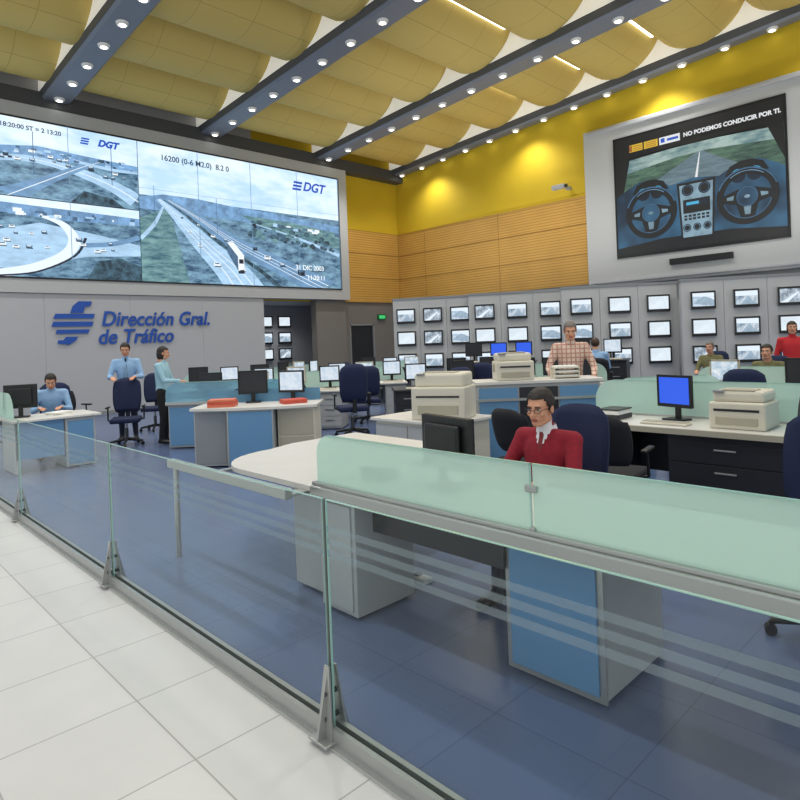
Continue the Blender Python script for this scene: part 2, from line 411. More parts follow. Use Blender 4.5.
        Rib([(0,.45,.003),(.25,.5,.003),(.5,.45,.004),(.8,.3,.005),(1,.12,.006)],line,3.5,X)
        Pg([(.5,0),(.6,.18),(.8,.12),(.9,0)],trees,4,X); Rib([(.55,.56,.02),(.8,.52,.02),(1,.53,.02)],roadl,5,X)
        for i in range(16): 
            u=rr.random()*.9; car(u,.5-.25*max(0,u-.5)+rr.uniform(-.05,.05),rr.uniform(.02,.04),X)
        for u in (.27,.8): R(u,.3,u+.005,.85,mid,7,X)
        for i in range(30):
            u=rr.random()*.95; v=.52+rr.random()*.1; R(u,v,u+rr.uniform(.01,.05),v+rr.uniform(.01,.04),rr.choice([truck,mid,trees,roadl]),6,X)
        X=(x0,3.52,3.46,1.92)
        R(0,0,1,1,gnd,0,X); R(0,.85,1,1,sky,.5,X); Pg([(0,.92),(1,.88),(1,.78),(.4,.75),(0,.80)],haze,1,X)
        Pg([(0,.55),(.3,.7),(.7,.6),(1,.5),(1,.35),(.6,.3),(.2,.1),(0,.1)],roadl,2,X)
        Rib([(0,.02,.05),(.25,.12,.05),(.45,.3,.045),(.52,.5,.04),(.45,.7,.03),(.3,.8,.02)],line,4,X)
        Rib([(.0,.0,.01),(.27,.07,.01),(.52,.3,.01),(.6,.55,.01)],dk,5,X)
        Pg([(.6,0),(.68,.25),(.85,.3),(1,.2),(1,0)],trees,4,X); Rib([(.6,.45,.03),(.8,.5,.03),(1,.62,.03)],road,5,X)
        for i in range(16): car(rr.random()*.9,.35+rr.random()*.28,rr.uniform(.025,.045),X)
        for i in range(20):
            u=rr.random()*.95; v=.74+rr.random()*.1; R(u,v,u+rr.uniform(.01,.06),v+rr.uniform(.02,.06),rr.choice([truck,mid,trees,roadl]),6,X)
        m.bx(x0,x0+3.46,16.93,16.94,5.43,5.45,dk)
    seam=em('screen_seam',(120,155,188),0.9)
    for k in range(10): 
        xx=13.7-1.7325*k
        if xx>-3.8 : m.bx(xx-.006,xx+.006,16.925,16.935,3.52,7.36,dk if k in(4,6,8) else seam)
    for k in (1,2): m.bx(6.77,13.7,16.925,16.935,3.52+1.28*k-.003,3.52+1.28*k+.003,seam)
VW=one('video_wall',vw)
hp=math.pi/2
T_w=em('overlay_text_white',(240,250,255),1.1); T_b=em('overlay_logo_blue',(30,80,190),1.0); T_d=em('overlay_dark',(40,60,80),1)
for (t,x,z,s,mm) in [('18:20:00 ST = 2 13:20',3.55,7.08,.15,T_d),('16200 (0-6 M2.0)  8.2 0',7.4,6.93,.22,T_d),('31 DIC 2003',11.8,4.1,.22,T_w),('11:20:11',12.25,3.78,.22,T_w)]:
    text_obj('caption',t,s,mm,(x,16.915,z),(hp,0,0),0,0.003,0.002,VW)
for (x,z,s) in [(5.75,7.0,.24),(12.2,6.75,.42)]:
    text_obj('screen_logo','DGT',s,T_b,(x,16.915,z),(hp,0,0),0.3,0.012,0.002,VW)
def slog(m):
    for (x,z,s) in [(5.3,6.98,.16),(11.75,6.72,.28)]:
        for k in range(3): m.prism([(x+.1*s+k*.1*s,16.915,z+k*.4*s),(x+1.3*s+k*.1*s,16.915,z+k*.4*s),(x+1.4*s+k*.1*s,16.915,z+k*.4*s+.25*s),(x+.2*s+k*.1*s,16.915,z+k*.4*s+.25*s)],(0,-.003,0),T_b)
mb=MB(); slog(mb); mb.obj('screen_logo_marks',parent=VW)
# sign -------------------------------------------------------------
M_sign=mat('sign_blue',(28,80,172),0.4)
sg=bpy.data.objects.new('wall_sign',None); sc.collection.objects.link(sg)
text_obj('line_1','Dirección Gral.',.54,M_sign,(5.68,16.97,2.32),(hp,0,0),0.22,0.010,0.01,sg,sx=0.90)
text_obj('line_2','de Tráfico',.54,M_sign,(5.58,16.97,1.85),(hp,0,0),0.22,0.010,0.01,sg,sx=0.90)
def lg(m):
    y=16.985
    def pr(p): m.prism([(4.5+a,y,1.85+b) for a,b in p],(0,-.02,0),M_sign)
    pr([(.46,.80),(.52,.98),(.66,1.10),(.98,1.10),(.94,.98),(.80,.96),(.76,.80)])
    pr([(.06,.66),(1.0,.66),(1.04,.78),(.12,.78)])
    pr([(.02,.46),(.96,.46),(1.0,.58),(.06,.58)])
    pr([(.10,.28),(.86,.28),(.90,.38),(.14,.38)])
    pr([(.14,.04),(.40,.0),(.56,.10),(.62,.20),(.34,.20),(.28,.12),(.16,.12)])
mb=MB(); lg(mb); mb.obj('logo',parent=sg)

# right projection screen -------------------------------------------
def ps(m):
    m.bx(16.7,16.99,2.7,9.15,2.97,7.5,M_wallg2,0.02); 
    m.bx(16.64,16.7,2.8,9.05,3.05,3.1,M_wallg); m.bx(16.64,16.7,2.8,9.05,7.36,7.42,M_wallg)
    m.bx(16.66,16.7,3.95,8.22,3.70,7.06,M_black)
    m.bx(16.6,16.7,5.2,6.75,3.36,3.52,M_black,0.01)
    xs=16.655; Y0,Y1,Z0,Z1=8.16,4.0,3.77,7.0
    def V(u,v,l): return (xs-l*.002,Y0+(Y1-Y0)*u,Z0+(Z1-Z0)*v)
    def Pg(p,mm,l): m.add([V(u,v,l) for u,v in p],[list(range(len(p)))],mm)
    def R(a,b,c,d,mm,l): Pg([(a,b),(c,b),(c,d),(a,d)],mm,l)
    def ring(cu,cv,r0,r1,mm,l,n=40,a0=0,a1=2*math.pi,A=1.28):
        for i in range(n):
            t0=a0+(a1-a0)*i/n;t1=a0+(a1-a0)*(i+1)/n
            Pg([(cu+r0*math.cos(t0),cv+r0*A*math.sin(t0)),(cu+r1*math.cos(t0),cv+r1*A*math.sin(t0)),(cu+r1*math.cos(t1),cv+r1*A*math.sin(t1)),(cu+r0*math.cos(t1),cv+r0*A*math.sin(t1))],mm,l)
    bk=em('film_black',(9,12,15),1); sky=em('film_sky',(96,128,132),1,rgb2=(164,186,180),nscale=1.2,det=3,stretch=(1,1,3)); fld=em('film_field',(34,58,58),1,rgb2=(88,122,100),nscale=1.6,stretch=(1,1,5))
    rd=em('film_road',(96,118,128),1,0.25,2,stretch=(1,1,6)); ds=em('film_dash',(12,38,60),1,rgb2=(44,92,124),nscale=.8,det=2); rim=em('film_rim',(8,12,18),1,.4,5); hl=em('film_highlight',(110,150,180),1,.4,3); hl2=em('film_shade',(56,96,128),1,.3,3)
    sil=em('film_silver',(120,148,164),1,0.25,2,det=2); tl=em('film_gauge',(8,22,40),1,0.5,2); tk=em('film_gauge_mark',(70,170,210),1); wt=em('film_white',(225,228,230),1); yl=em('film_yellow',(214,178,50),1)
    R(0,0,1,1,bk,0); R(.0,.48,1,.82,sky,1); Pg([(.0,.48),(1,.48),(1,.70),(.6,.745),(.4,.74),(.0,.68)],fld,2)
    Pg([(.10,.48),(.53,.745),(.56,.745),(.90,.48)],rd,3); Pg([(.50,.48),(.543,.74),(.547,.74),(.52,.48)],wt,4)
    Pg([(.0,.82),(.0,.5),(.05,.52),(.10,.80),(.5,.83),(.92,.80),(1,.55),(1,.82)],bk,4.2)
    Pg([(.0,.0),(1,.0),(1,.50),(.95,.54),(.86,.60),(.74,.58),(.65,.52),(.5,.55),(.36,.52),(.28,.58),(.16,.60),(.07,.55),(.0,.50)],ds,5)
    Pg([(0,0),(1,0),(1,.06),(.7,.1),(.3,.1),(0,.06)],rim,5.2)
    for cu in (.23,.80):
        Pg([(cu-.12,.50),(cu-.09,.57),(cu-.03,.60),(cu+.03,.60),(cu+.09,.57),(cu+.12,.50)],rim,5.5)
        for dx in (-.045,.045): ring(cu+dx,.49,0,.042,tl,6,20); ring(cu+dx,.49,.036,.040,tk,6.3,20,.2,2.9); Pg([(cu+dx-.002,.485),(cu+dx+.002,.485),(cu+dx+.02,.52)],wt,6.5)
    Pg([(.40,.52),(.42,.06),(.61,.06),(.63,.52)],rim,6); Pg([(.415,.50),(.43,.08),(.60,.08),(.615,.50)],sil,7)
    for cx_ in (.465,.565): ring(cx_,.455,.0,.036,rim,8,20); ring(cx_,.455,.026,.029,hl2,8.2,20)
    R(.435,.27,.595,.38,bk,8); R(.445,.32,.585,.37,tl,8.3); R(.455,.335,.53,.358,tk,8.5)
    for i in range(6):
        for j in range(2): R(.44+.026*i,.215+.025*j,.458+.026*i,.232+.025*j,rim,8)
    for k in range(3): ring(.455+.06*k,.155,0,.024,rim,8,18); ring(.455+.06*k,.155,.016,.019,hl,8.3,18)
    for cu in (.23,.80):
        ring(cu,.33,.128,.168,rim,9,48); ring(cu,.33,.158,.166,hl2,10,30,.3,2.8); ring(cu,.33,.128,.133,hl2,10,30,3.4,6.0); ring(cu,.33,.145,.149,hl,10.2,16,.9,2.2)
        Pg([(cu-.135,.35),(cu-.05,.385),(cu+.05,.385),(cu+.135,.35),(cu+.132,.30),(cu+.06,.27),(cu+.035,.16),(cu-.035,.16),(cu-.06,.27),(cu-.132,.30)],rim,8.6)
        ring(cu,.325,0,.058,hl2,9.2,24); ring(cu,.325,0,.054,ds,9.5,24); ring(cu,.325,0,.016,sil,10,14,A=.8)
        for sx in (-1,1): Pg([(cu+sx*.07,.345),(cu+sx*.11,.335),(cu+sx*.11,.315),(cu+sx*.075,.31)],sil,9.6)
        Pg([(cu-.02,.25),(cu+.02,.25),(cu+.014,.19),(cu-.014,.19)],sil,9.6)
    R(.10,.87,.19,.93,yl,2); R(.20,.87,.29,.93,yl,2); R(.10,.875,.12,.925,em('film_crest',(150,90,40),1),3); R(.30,.87,.43,.93,wt,2); R(.35,.89,.42,.91,T_b,3); R(.31,.885,.335,.92,T_b,3)
    for k in range(3): R(.125,.88+.016*k,.185,.886+.016*k,em('film_crest',(150,90,40),1),3); R(.21,.88+.016*k,.28,.886+.016*k,em('film_crest',(150,90,40),1),3)
PS=one('projection_screen',ps)
text_obj('headline','NO PODEMOS CONDUCIR POR TI.',.145,em('film_text',(225,228,230),1),(16.64,6.28,6.64),(hp,0,-hp),0,0.006,0.002,PS,sx=0.98)
def seccam(m):
    m.bx(16.8,16.99,9.75,9.85,6.0,6.1,M_lgray); m.cyl((16.8,9.8,6.05),(16.6,9.8,6.05),0.03,0.03,M_steel); m.box((16.5,9.9,6.05),(0.14,0.42,0.14),M_lgray,0.02); m.cyl((16.5,9.68,6.05),(16.5,9.62,6.05),0.05,0.05,M_black)
one('security_camera',seccam)

# monitor walls ------------------------------------------------------
pics=[em('cctv_a',(150,180,205),1.0,rgb2=(236,244,252),nscale=6),em('cctv_b',(84,116,140),1.0,rgb2=(226,236,246),nscale=5),em('cctv_c',(224,236,246),1.0,0.1,3),em('cctv_d',(96,112,128),1.0,rgb2=(212,226,238),nscale=8)]
cr_=em('cctv_road',(150,172,190),1.0,.2,6); cs_=em('cctv_sky',(226,238,250),1.05)
def crt(pic,v):
    m=MB(); k=.88
    m.M=Matrix.Diagonal((k,1,k,1))
    m.box((0,0.0,0),(0.62,0.07,0.50),M_gray,0.01)
    for (c,d) in [((0,-.045,.215),(.62,.03,.05)),((0,-.045,-.205),(.62,.03,.07)),((.29,-.045,0),(.04,.03,.42)),((-.29,-.045,0),(.04,.03,.42))]: m.box(c,d,M_black,0.006)
    m.box((0,-0.04,0.005),(.54,.01,.38),pic)
    if v==0:
        m.add([(-.27,-.047,-.10),(.27,-.047,-.16),(.27,-.047,.0),(.05,-.047,.09),(0,-.047,.09)],[[0,1,2,3,4]],cr_); m.add([(-.27,-.046,.1),(.27,-.046,.08),(.27,-.046,.19),(-.27,-.046,.19)],[[0,1,2,3]],cs_)
    elif v==1:
        m.add([(-.15,-.047,-.18),(.2,-.047,-.18),(.06,-.047,.06),(.03,-.047,.06)],[[0,1,2,3]],cr_); m.add([(-.27,-.046,.06),(.27,-.046,.06),(.27,-.046,.19),(-.27,-.046,.19)],[[0,1,2,3]],cs_)
    elif v==3:
        m.add([(-.27,-.047,-.18),(-.1,-.047,-.18),(.2,-.047,.1),(.16,-.047,.1)],[[0,1,2,3]],cs_)
    o=m.obj('wall_monitor'); me=o.data; bpy.data.objects.remove(o); return me
crts=[crt(p,i) for i,p in enumerate(pics)]
segs=[((12.5,13.1),(13.75,11.1)),((13.4,11.0),(14.85,8.8)),((14.2,8.55),(15.9,6.3)),((15.4,6.0),(16.85,3.6))]
M_mw=mat('monitor_wall_panel',(186,188,190),0.6)
for si,(a,b) in enumerate(segs):
    a=Vector((*a,0));b=Vector((*b,0)); L=(b-a).length; d=(b-a).normalized(); c=(a+b)/2
    ang=math.degrees(math.atan2(d.y,d.x))
    m=MB(); w=L/3
    for k in range(3): m.bx(-L/2+k*w,-L/2+(k+1)*w-.008,0,0.12,0.1,2.8,M_mw)
    m.bx(-L/2,L/2,0.12,0.3,0,2.8,M_wallg); m.bx(-L/2,L/2,0.02,0.12,0,0.1,M_gray); m.bx(-L/2-.02,L/2+.02,-.02,.3,2.8,2.86,M_gray)
    m.obj('monitor_wall',c,ang)
    n=Vector((d.y,-d.x,0))
    for k in range(3):
        for r,z in enumerate((2.33,1.68,1.03)):
            p=c+d*(-L/2+(k+.5)*w)+n*0.036; p.z=z
            inst(random.choice(crts),'wall_monitor',p,ang)
for x in (12.15,12.95):
    for z in (2.5,1.9,1.3): inst(random.choice(crts),'wall_monitor',(x+.2,19.76,z),0)

# ================================================================ GLASS BALUSTRADE
def fence(m):
    xf=1.556; ys=[-2.9,-0.4,2.09,4.59,7.10,9.61,12.1]
    m.bx(xf-.035,xf-.012,-2.95,12.2,0.012,0.075,M_steel); m.bx(xf+.012,xf+.035,-2.95,12.2,0.012,0.075,M_steel); m.bx(xf-.05,xf+.05,-2.95,12.2,0.012,0.02,M_steel)
    for a,b in zip(ys[:-1],ys[1:]):
        a1,b1=a+.012,b-.012
        m.add([(xf,a1,.03),(xf,b1,.03),(xf,b1,1.0),(xf,a1,1.0)],[[0,1,2,3]],M_glass)
        m.bx(xf-.0045,xf+.0045,a1,b1,.9985,1.002,M_edge)
        for e in (a1,b1): m.bx(xf-.005,xf+.005,e-.001,e+.001,.05,1.0,M_edge)
        for z in (.765,.815,.865): m.add([(xf-.002,a1,z),(xf-.002,b1,z),(xf-.002,b1,z+.028),(xf-.002,a1,z+.028)],[[0,1,2,3]],M_stripe)
    for y in ys:
        m.bx(xf-.004,xf+.004,y-.005,y+.005,0.05,1.0,M_steeld)
        for s in (-1,1):
            x0=xf+s*.036
            m.prism([(x0,y-.05,0.02),(x0,y+.05,0.02),(x0-s*.022,y+.016,.31),(x0-s*.022,y-.016,.31)],(s*.008,0,0),M_steel)
            m.prism([(x0,y-.005,0.02),(x0+s*.05,y-.005,0.02),(x0+s*.045,y-.005,.04),(x0-s*.012,y-.005,.28)],(0,.010,0),M_steel)
            m.box((xf+s*.055,y,.022),(.06,.12,.012),M_steel,.003)
            for zz in (.10,.20): m.cyl((xf+s*.012,y,zz),(xf+s*(.05-zz*.06),y,zz),.011,.011,M_steeld,10)
one('glass_balustrade',fence)

# ================================================================ FURNITURE
def pedestal(m,x0,x1,y0,y1,h=.70,front='-x',fm=None,side=None):
    side=side or M_lgray; fm=fm or M_blue
    m.bx(x0,x1,y0,y1,.02,h,side,.006)
    t=.012
    if front=='-x':
        m.bx(x0-t,x0,y0+.03,y1-.03,.05,h-.04,fm,.003)
    elif front=='-y':
        m.bx(x0+.03,x1-.03,y0-t,y0,.05,h-.04,fm,.003)
    elif front=='drawers-x':
        for k in range(3):
            z0=.05+k*(h-.1)/3; m.bx(x0-.015,x0,y0+.02,y1-.02,z0,z0+(h-.1)/3-.012,fm,.003)
            m.bx(x0-.03,x0-.015,(y0+y1)/2-.09,(y0+y1)/2+.09,z0+.12,z0+.135,M_steel,.003)
def deskA(m):
    m.bx(2.36,3.16,-1.6,3.2,.715,.75,M_white,.006)
    m.bx(2.27,2.36,-1.6,3.2,.70,.765,M_steel,.008); m.bx(2.29,2.345,-1.6,3.2,.765,.785,M_steel,.004)
    x0=2.315
    for a,b,rd in [(1.585,3.17,True),(-1.6,1.575,False)]:
        pts=[(x0,a,.77),(x0,b,.77)]
        if rd:
            r=.12; pts+=[(x0,b,.92)]
            for k in range(7):
                t=k/6*math.pi/2; pts.append((x0,b-r+r*math.cos(t),1.08-r+r*math.sin(t)))
        else: pts+=[(x0,b,1.08)]
        pts+=[(x0,a,1.08)]
        m.add(pts,[list(range(len(pts)))],M_frost)
        m.bx(x0-.006,x0+.006,a,b-(.12 if rd else 0),1.077,1.083,M_edge)
        m.bx(x0-.006,x0+.006,a,a+.004,.78,1.08,M_edge)
    m.bx(2.30,2.33,1.55,1.61,.955,.985,M_steel,.004); m.bx(2.300,2.33,1.565,1.595,.77,.80,M_steel,.004)
    pedestal(m,2.50,3.10,1.36,1.86,.71); pedestal(m,2.32,2.80,2.83,3.17,.71,fm=M_lgray)
    pedestal(m,2.50,3.10,-1.2,-.7,.71)
    m.bx(2.485,2.5,1.35,1.87,.02,.71,M_steel)
    m.bx(2.473,2.486,1.38,1.84,.05,.68,M_blue,.003)
    m.bx(2.46,2.48,1.86,2.83,.50,.70,M_dark,.004)
    m.cyl((2.75,.2,0),(2.75,.2,.715),.03,.03,M_steel)
one('control_desk',deskA)
def deskA2(m):
    pts=[(2.30,3.22,.715),(3.95,3.22,.715),(3.95,4.75,.715),(3.2,4.75,.715)]
    pts+=[(2.9+.6*math.cos(t),4.10+.55*math.sin(t),.715) for t in [math.pi/2+k*math.pi/16 for k in range(9)]]
    m.prism(pts,(0,0,.035),M_white)
    # steel guide rail carried on along the outer line, with a low clear screen
    m.bx(2.10,2.16,3.22,4.9,.70,.765,M_steel,.006); m.bx(2.16,2.32,3.24,3.34,.705,.72,M_steel); m.bx(2.16,2.5,4.3,4.36,.705,.72,M_steel)
    m.bx(2.42,2.80,3.24,3.6,.02,.71,M_lgray,.006); m.bx(3.3,3.8,4.2,4.65,.02,.71,M_lgray,.006)
    m.cyl((2.13,4.8,0),(2.13,4.8,.715),.022,.022,M_steel)
one('meeting_table',deskA2)

def chair_mesh(fab,nm='office_chair',hi=True):
    m=MB()
    for k in range(5):
        a=k*2*math.pi/5+.3; e=(.28*math.cos(a),.28*math.sin(a),.075)
        m.cyl((0,0,.11),e,.028,.018,M_black,8); m.cyl((e[0]-.02*math.sin(a),e[1]+.02*math.cos(a),.03),(e[0]+.02*math.sin(a),e[1]-.02*math.cos(a),.03),.03,.03,M_black,12); m.cyl(e,(e[0],e[1],.03),.01,.01,M_black,6)
    m.cyl((0,0,.08),(0,0,.30),.03,.03,M_steeld,12); m.cyl((0,0,.28),(0,0,.42),.018,.018,M_steel,12)
    m.box((0,-.02,.41),(.2,.26,.03),M_black,.008)
    m.box((0,0,.445),(.49,.48,.085),fab,.035,smooth=True,seg=4)
    top=1.16 if hi else .98
    vs=[];S=8;T=8;w=.235
    z0=.56
    for side in (0,1):
        for j in range(T+1):
            for i in range(S+1):
                u=i/S*2-1; v=j/T
                ww=w*(1-.20*abs(2*v-1)**3)
                z=z0+(top-z0)*v; z-= (.05*(u**4) if j==T else 0)
                y=-.245-.10*v+.045*u*u+(-.055*(1-u**6*.8)*(1-abs(2*v-1)**6*.8) if side else 0)
                if not side: y+=.02*math.sin(v*math.pi)
                vs.append((ww*u,y,z))
    n=(S+1)*(T+1); fs=[]
    for j in range(T):
        for i in range(S):
            a=j*(S+1)+i; fs.append([a,a+1,a+S+2,a+S+1]); fs.append([n+a,n+a+S+1,n+a+S+2,n+a+1])
    for i in range(S):
        fs.append([i,n+i,n+i+1,i+1]); a=T*(S+1)+i; fs.append([a,a+1,n+a+1,n+a])
    for j in range(T):
        a=j*(S+1); fs.append([a,a+S+1,n+a+S+1,n+a]); a+=S; fs.append([a,n+a,n+a+S+1,a+S+1])
    m.add(vs,fs,fab,True)
    m.box((0,-.27,.5),(.07,.03,.22),M_black,.01); m.box((0,-.18,.415),(.06,.2,.025),M_black,.006)
    for s in (-1,1):
        m.tube([(s*.22,0,.43),(s*.29,0,.45),(s*.29,-.02,.66)],.013,M_black,8); m.box((s*.29,0,.67),(.055,.26,.03),M_black,.012,smooth=True)
    o=m.obj(nm); me=o.data; bpy.data.objects.remove(o); return me
CH_N=chair_mesh(M_navy); CH_B=chair_mesh(M_bfab,hi=False)
def chair(x,y,rz,k=CH_N,z=0): return inst(k,'office_chair',(x,y,z),rz)

S_blue=em('screen_blue',(40,90,225),1.1); S_wht=em('screen_white',(222,232,240),1.0,rgb2=(190,208,226),nscale=6); S_map=em('screen_map',(150,180,205),1.0,rgb2=(232,238,240),nscale=9)
def lcd_mesh(scr,case=M_black,sz=(.40,.32)):
    m=MB(); w,h=sz; c=.13+h/2
    m.box((0,0,c),(w,.035,h),case,.008); m.box((0,-.035,c),(w*.7,.04,h*.7),case,.015)
    m.box((0,.0185,c+.005),(w-.05,.003,h-.06),scr)
    for p,d in [((0,.02,c+h/2-.012),(w,.01,.024)),((0,.02,c-h/2+.016),(w,.01,.032)),((w/2-.012,.02,c),(.024,.01,h)),((-w/2+.012,.02,c),(.024,.01,h))]: m.box(p,d,case,.003)
    m.box((0,-.035,.09),(.06,.03,.16),case,.008); m.box((0,-.01,.01),(.22,.18,.02),case,.009)
    o=m.obj('computer_monitor'); me=o.data; bpy.data.objects.remove(o); return me
LB=lcd_mesh(S_blue); LW=lcd_mesh(S_wht); LM=lcd_mesh(S_map,M_cream2); LD=lcd_mesh(M_dark,M_black,(.42,.34)); LDN=lcd_mesh(S_wht,M_black,(.46,.30))
def lcd(x,y,z,rz,k): return inst(k,'computer_monitor',(x,y,z),rz)
def kb_mesh():
    m=MB(); m.box((0,0,.012),(.44,.15,.02),M_cream,.006)
    for r in range(4): m.box((0,-.045+r*.03,.025),(.41,.022,.008),M_cream2,.002)
    o=m.obj('keyboard'); me=o.data; bpy.data.objects.remove(o); return me
KB=kb_mesh()
def printer_mesh(w=.46,d=.42,h=.34):
    m=MB(); m.box((0,0,h*.35),(w,d,h*.7),M_cream,.018); m.box((0,-.02,h*.84),(w*.92,d*.85,h*.30),M_cream,.03)
    m.box((0,d*.5,h*.22),(w*.75,.02,h*.2),M_cream2,.005); m.box((0,d*.5+.002,h*.5),(w*.8,.01,.02),M_dark); m.box((0,.06,h*1.0),(w*.6,d*.4,.012),M_cream2,.004)
    m.box((w*.33,d*.38,h*.97),(.09,.05,.02),M_gray,.004); m.box((w*.1,d*.503,h*.22),(.1,.01,.02),M_dark)
    for k in range(6): m.box((w*.502,-.1+.03*k,h*.45),(.006,.012,h*.3),M_cream2)
    o=m.obj('printer'); me=o.data; bpy.data.objects.remove(o); return me
PR=printer_mesh(); PRB=printer_mesh(.62,.50,.52)
def desk(name,x,y,rz,L=1.8,D=.8,z=0,top=M_white,front=M_blue,body=M_lgray,screen=None,h=.75):
    """local: width along X, user side +Y, outer side -Y"""
    m=MB()
    m.box((0,0,h-.018),(L,D,.036),top,.006)
    for (px,pw) in ((-L/2+.03,.45),(L/2-.48,.45)):
        m.bx(px,px+pw,-D/2+.04,D/2-.06,.02,h-.04,body,.006)
        m.bx(px+.02,px+pw-.02,-D/2+.028,-D/2+.04,.05,h-.07,front,.003)
        for k in range(3):
            z0=.06+k*.2; m.bx(px+.02,px+pw-.02,D/2-.06,D/2-.045,z0,z0+.19,body,.003); m.bx(px+.14,px+pw-.14,D/2-.045,D/2-.03,z0+.12,z0+.135,M_steel)
    m.bx(-L/2+.48,L/2-.48,-D/2+.06,-D/2+.08,.25,h-.04,body,.003)
    if screen:
        r=.2; pts=[(-L/2,-D/2+.02,h),(L/2,-D/2+.02,h)]
        pts+=[(L/2-r+r*math.cos(t),-D/2+.02,h+.34-r+r*math.sin(t)) for t in [k*math.pi/12 for k in range(7)]]
        pts+=[(-L/2+r-r*math.sin(t),-D/2+.02,h+.34-r+r*math.cos(t)) for t in [k*math.pi/12 for k in range(7)]]
        m.add(pts,[list(range(len(pts)))],screen); m.bx(-L/2,L/2,-D/2-.01,-D/2+.04,h-.03,h+.02,M_steel,.004)
        m.bx(-L/2+r,L/2-r,-D/2+.015,-D/2+.025,h+.335,h+.342,M_edge)
    return m.obj(name,(x,y,z),rz)
def deskB(m):
    m.bx(5.68,6.45,-.6,3.45,.715,.75,M_white,.008); m.bx(5.665,5.69,-.6,3.45,.70,.755,M_cream2,.004)
    for y0 in (1.42,-.4): pedestal(m,5.76,6.4,y0,y0+1.0,.70,'drawers-x',M_dark,M_dark)
    pedestal(m,5.76,6.4,2.95,3.4,.70,'drawers-x',M_dark,M_dark)
    m.bx(6.36,6.4,-.6,3.4,.2,.70,M_dark)
    x0=6.45; r=.22; b=3.5
    pts=[(x0,-.6,.75),(x0,b,.75)]+[(x0,b-r+r*math.cos(t),1.12-r+r*math.sin(t)) for t in [k*math.pi/12 for k in range(7)]]+[(x0,-.6,1.12)]
    m.add(pts,[list(range(len(pts)))],M_frost); m.bx(6.43,6.47,-.6,3.5,.70,.77,M_steel,.004); m.bx(6.445,6.455,-.6,3.28,1.115,1.123,M_edge)
    y=1.36; r=.42; pts=[(6.43,y,.76),(6.43,y,1.18)]+[(6.43-.28-r*math.sin(t),y,.76+r*math.cos(t)) for t in [k*math.pi/16 for k in range(9)]]
    m.add(pts,[list(range(len(pts)))],M_frostb)
    m.tube([Vector(p) for p in pts[1:]],.009,M_black,8)
one('control_desk',deskB)
lcd(6.22,2.52,.75,72,LB); inst(KB,'keyboard',(5.92,2.5,.75),90); inst(PR,'printer',(6.08,1.86,.75),90)
one('document_tray',lambda m:(m.box((6.1,3.1,.776),(.3,.24,.05),M_dark,.01),m.box((6.1,3.1,.82),(.28,.22,.04),M_paper),m.box((6.1,3.1,.85),(.3,.24,.012),M_dark,.004)))
chair(4.95,2.55,-80,CH_B); chair(3.80,.78,95,CH_N); chair(5.0,3.4,-100,CH_B)
lcd(2.79,2.50,.75,-100,LDN); inst(KB,'keyboard',(3.02,2.3,.75),-90)
chair(3.55,2.22,90,CH_N)
one('desk_telephone',lambda m:(m.box((2.7,3.02,.78),(.2,.17,.05),M_dark,.015),m.box((2.64,3.02,.815),(.05,.2,.035),M_black,.012)))
one('power_strip',lambda m:(m.box((3.0,3.05,.02),(.08,.3,.04),M_paper,.008),m.box((3.0,3.0,.045),(.04,.05,.02),M_black,.004),m.box((3.0,3.1,.045),(.04,.05,.02),M_black,.004)))
def deskE(m):
    m.bx(4.85,5.7,4.35,5.55,.715,.75,M_white,.006)
    m.bx(4.90,5.65,4.40,5.50,.02,.715,M_cream,.006)
    for k in range(2): m.bx(4.885,4.9,4.43+k*.54,4.95+k*.54,.06,.68,M_lgray,.004)
one('storage_cabinet',deskE)
inst(PRB,'photocopier',(5.25,4.72,.75),115)
F=Vector((6.62,4.42,0))
def deskF(m):
    m.bx(-.78,.78,-.27,.27,1.06,1.10,M_white,.006); m.bx(-.75,.75,-.24,.24,.02,1.06,M_lgray,.006)
    for k in range(3): m.bx(-.73+k*.49,-.26+k*.49,-.256,-.24,.06,1.02,M_blue if k!=1 else M_dark,.004)
    m.bx(-.78,.78,-.275,-.255,.86,.89,M_steel)
one('reception_counter',deskF,F,-44.2)
inst(PR,'printer',(6.42,4.60,1.10),135)
def trays(m):
    for k in range(3): m.box((0,0,.02+.055*k),(.32,.25,.012),M_cream,.004); m.box((0,0,.035+.055*k),(.28,.21,.016),M_paper)
    for s in (-1,1): m.box((s*.15,0,.07),(.012,.22,.14),M_cream)
one('letter_tray',trays,(6.86,4.13,1.10),-44)
desk('control_desk',7.75,3.35,-46,1.3,.7,screen=M_frost)
def corner_ws(m):
    m.prism([(-.84,-.30,.785),(-.32,-.42,.785),(.34,-.42,.785),(.90,-.30,.785),(.90,.42,.785),(-.84,.42,.785)],(0,0,.035),M_white)
    m.bx(-.80,-.34,-.26,.38,.02,.785,M_lgray,.006); m.bx(-.78,-.36,-.272,-.26,.05,.75,M_gray,.003)
    m.bx(-.31,.32,-.38,.38,.02,.785,M_lgray,.006); m.bx(-.29,.30,-.395,-.38,.05,.76,M_blue,.003); m.bx(-.305,-.29,-.398,-.38,.03,.78,M_steel); m.bx(.30,.315,-.398,-.38,.03,.78,M_steel)
    m.bx(.35,.86,-.26,.38,.02,.785,M_cream,.006)
    for z in (.05,.41): m.bx(.37,.84,-.272,-.26,z,z+.34,M_cream2,.003)
    m.bx(-.8,.86,.40,.41,.3,1.0,M_frostb)
one('control_desk',corner_ws,(4.62,7.72,0),-44.2)
one('folder_stack',lambda m:[m.box((random.uniform(-.01,.01),0,.017+k*.035),(.36,.27,.033),M_red if k%2 else mat('orange_folder',(205,110,80),.5),.004,Matrix.Rotation(random.uniform(-.1,.1),4,'Z')) for k in range(3)],(4.22,7.92,.82),-40)
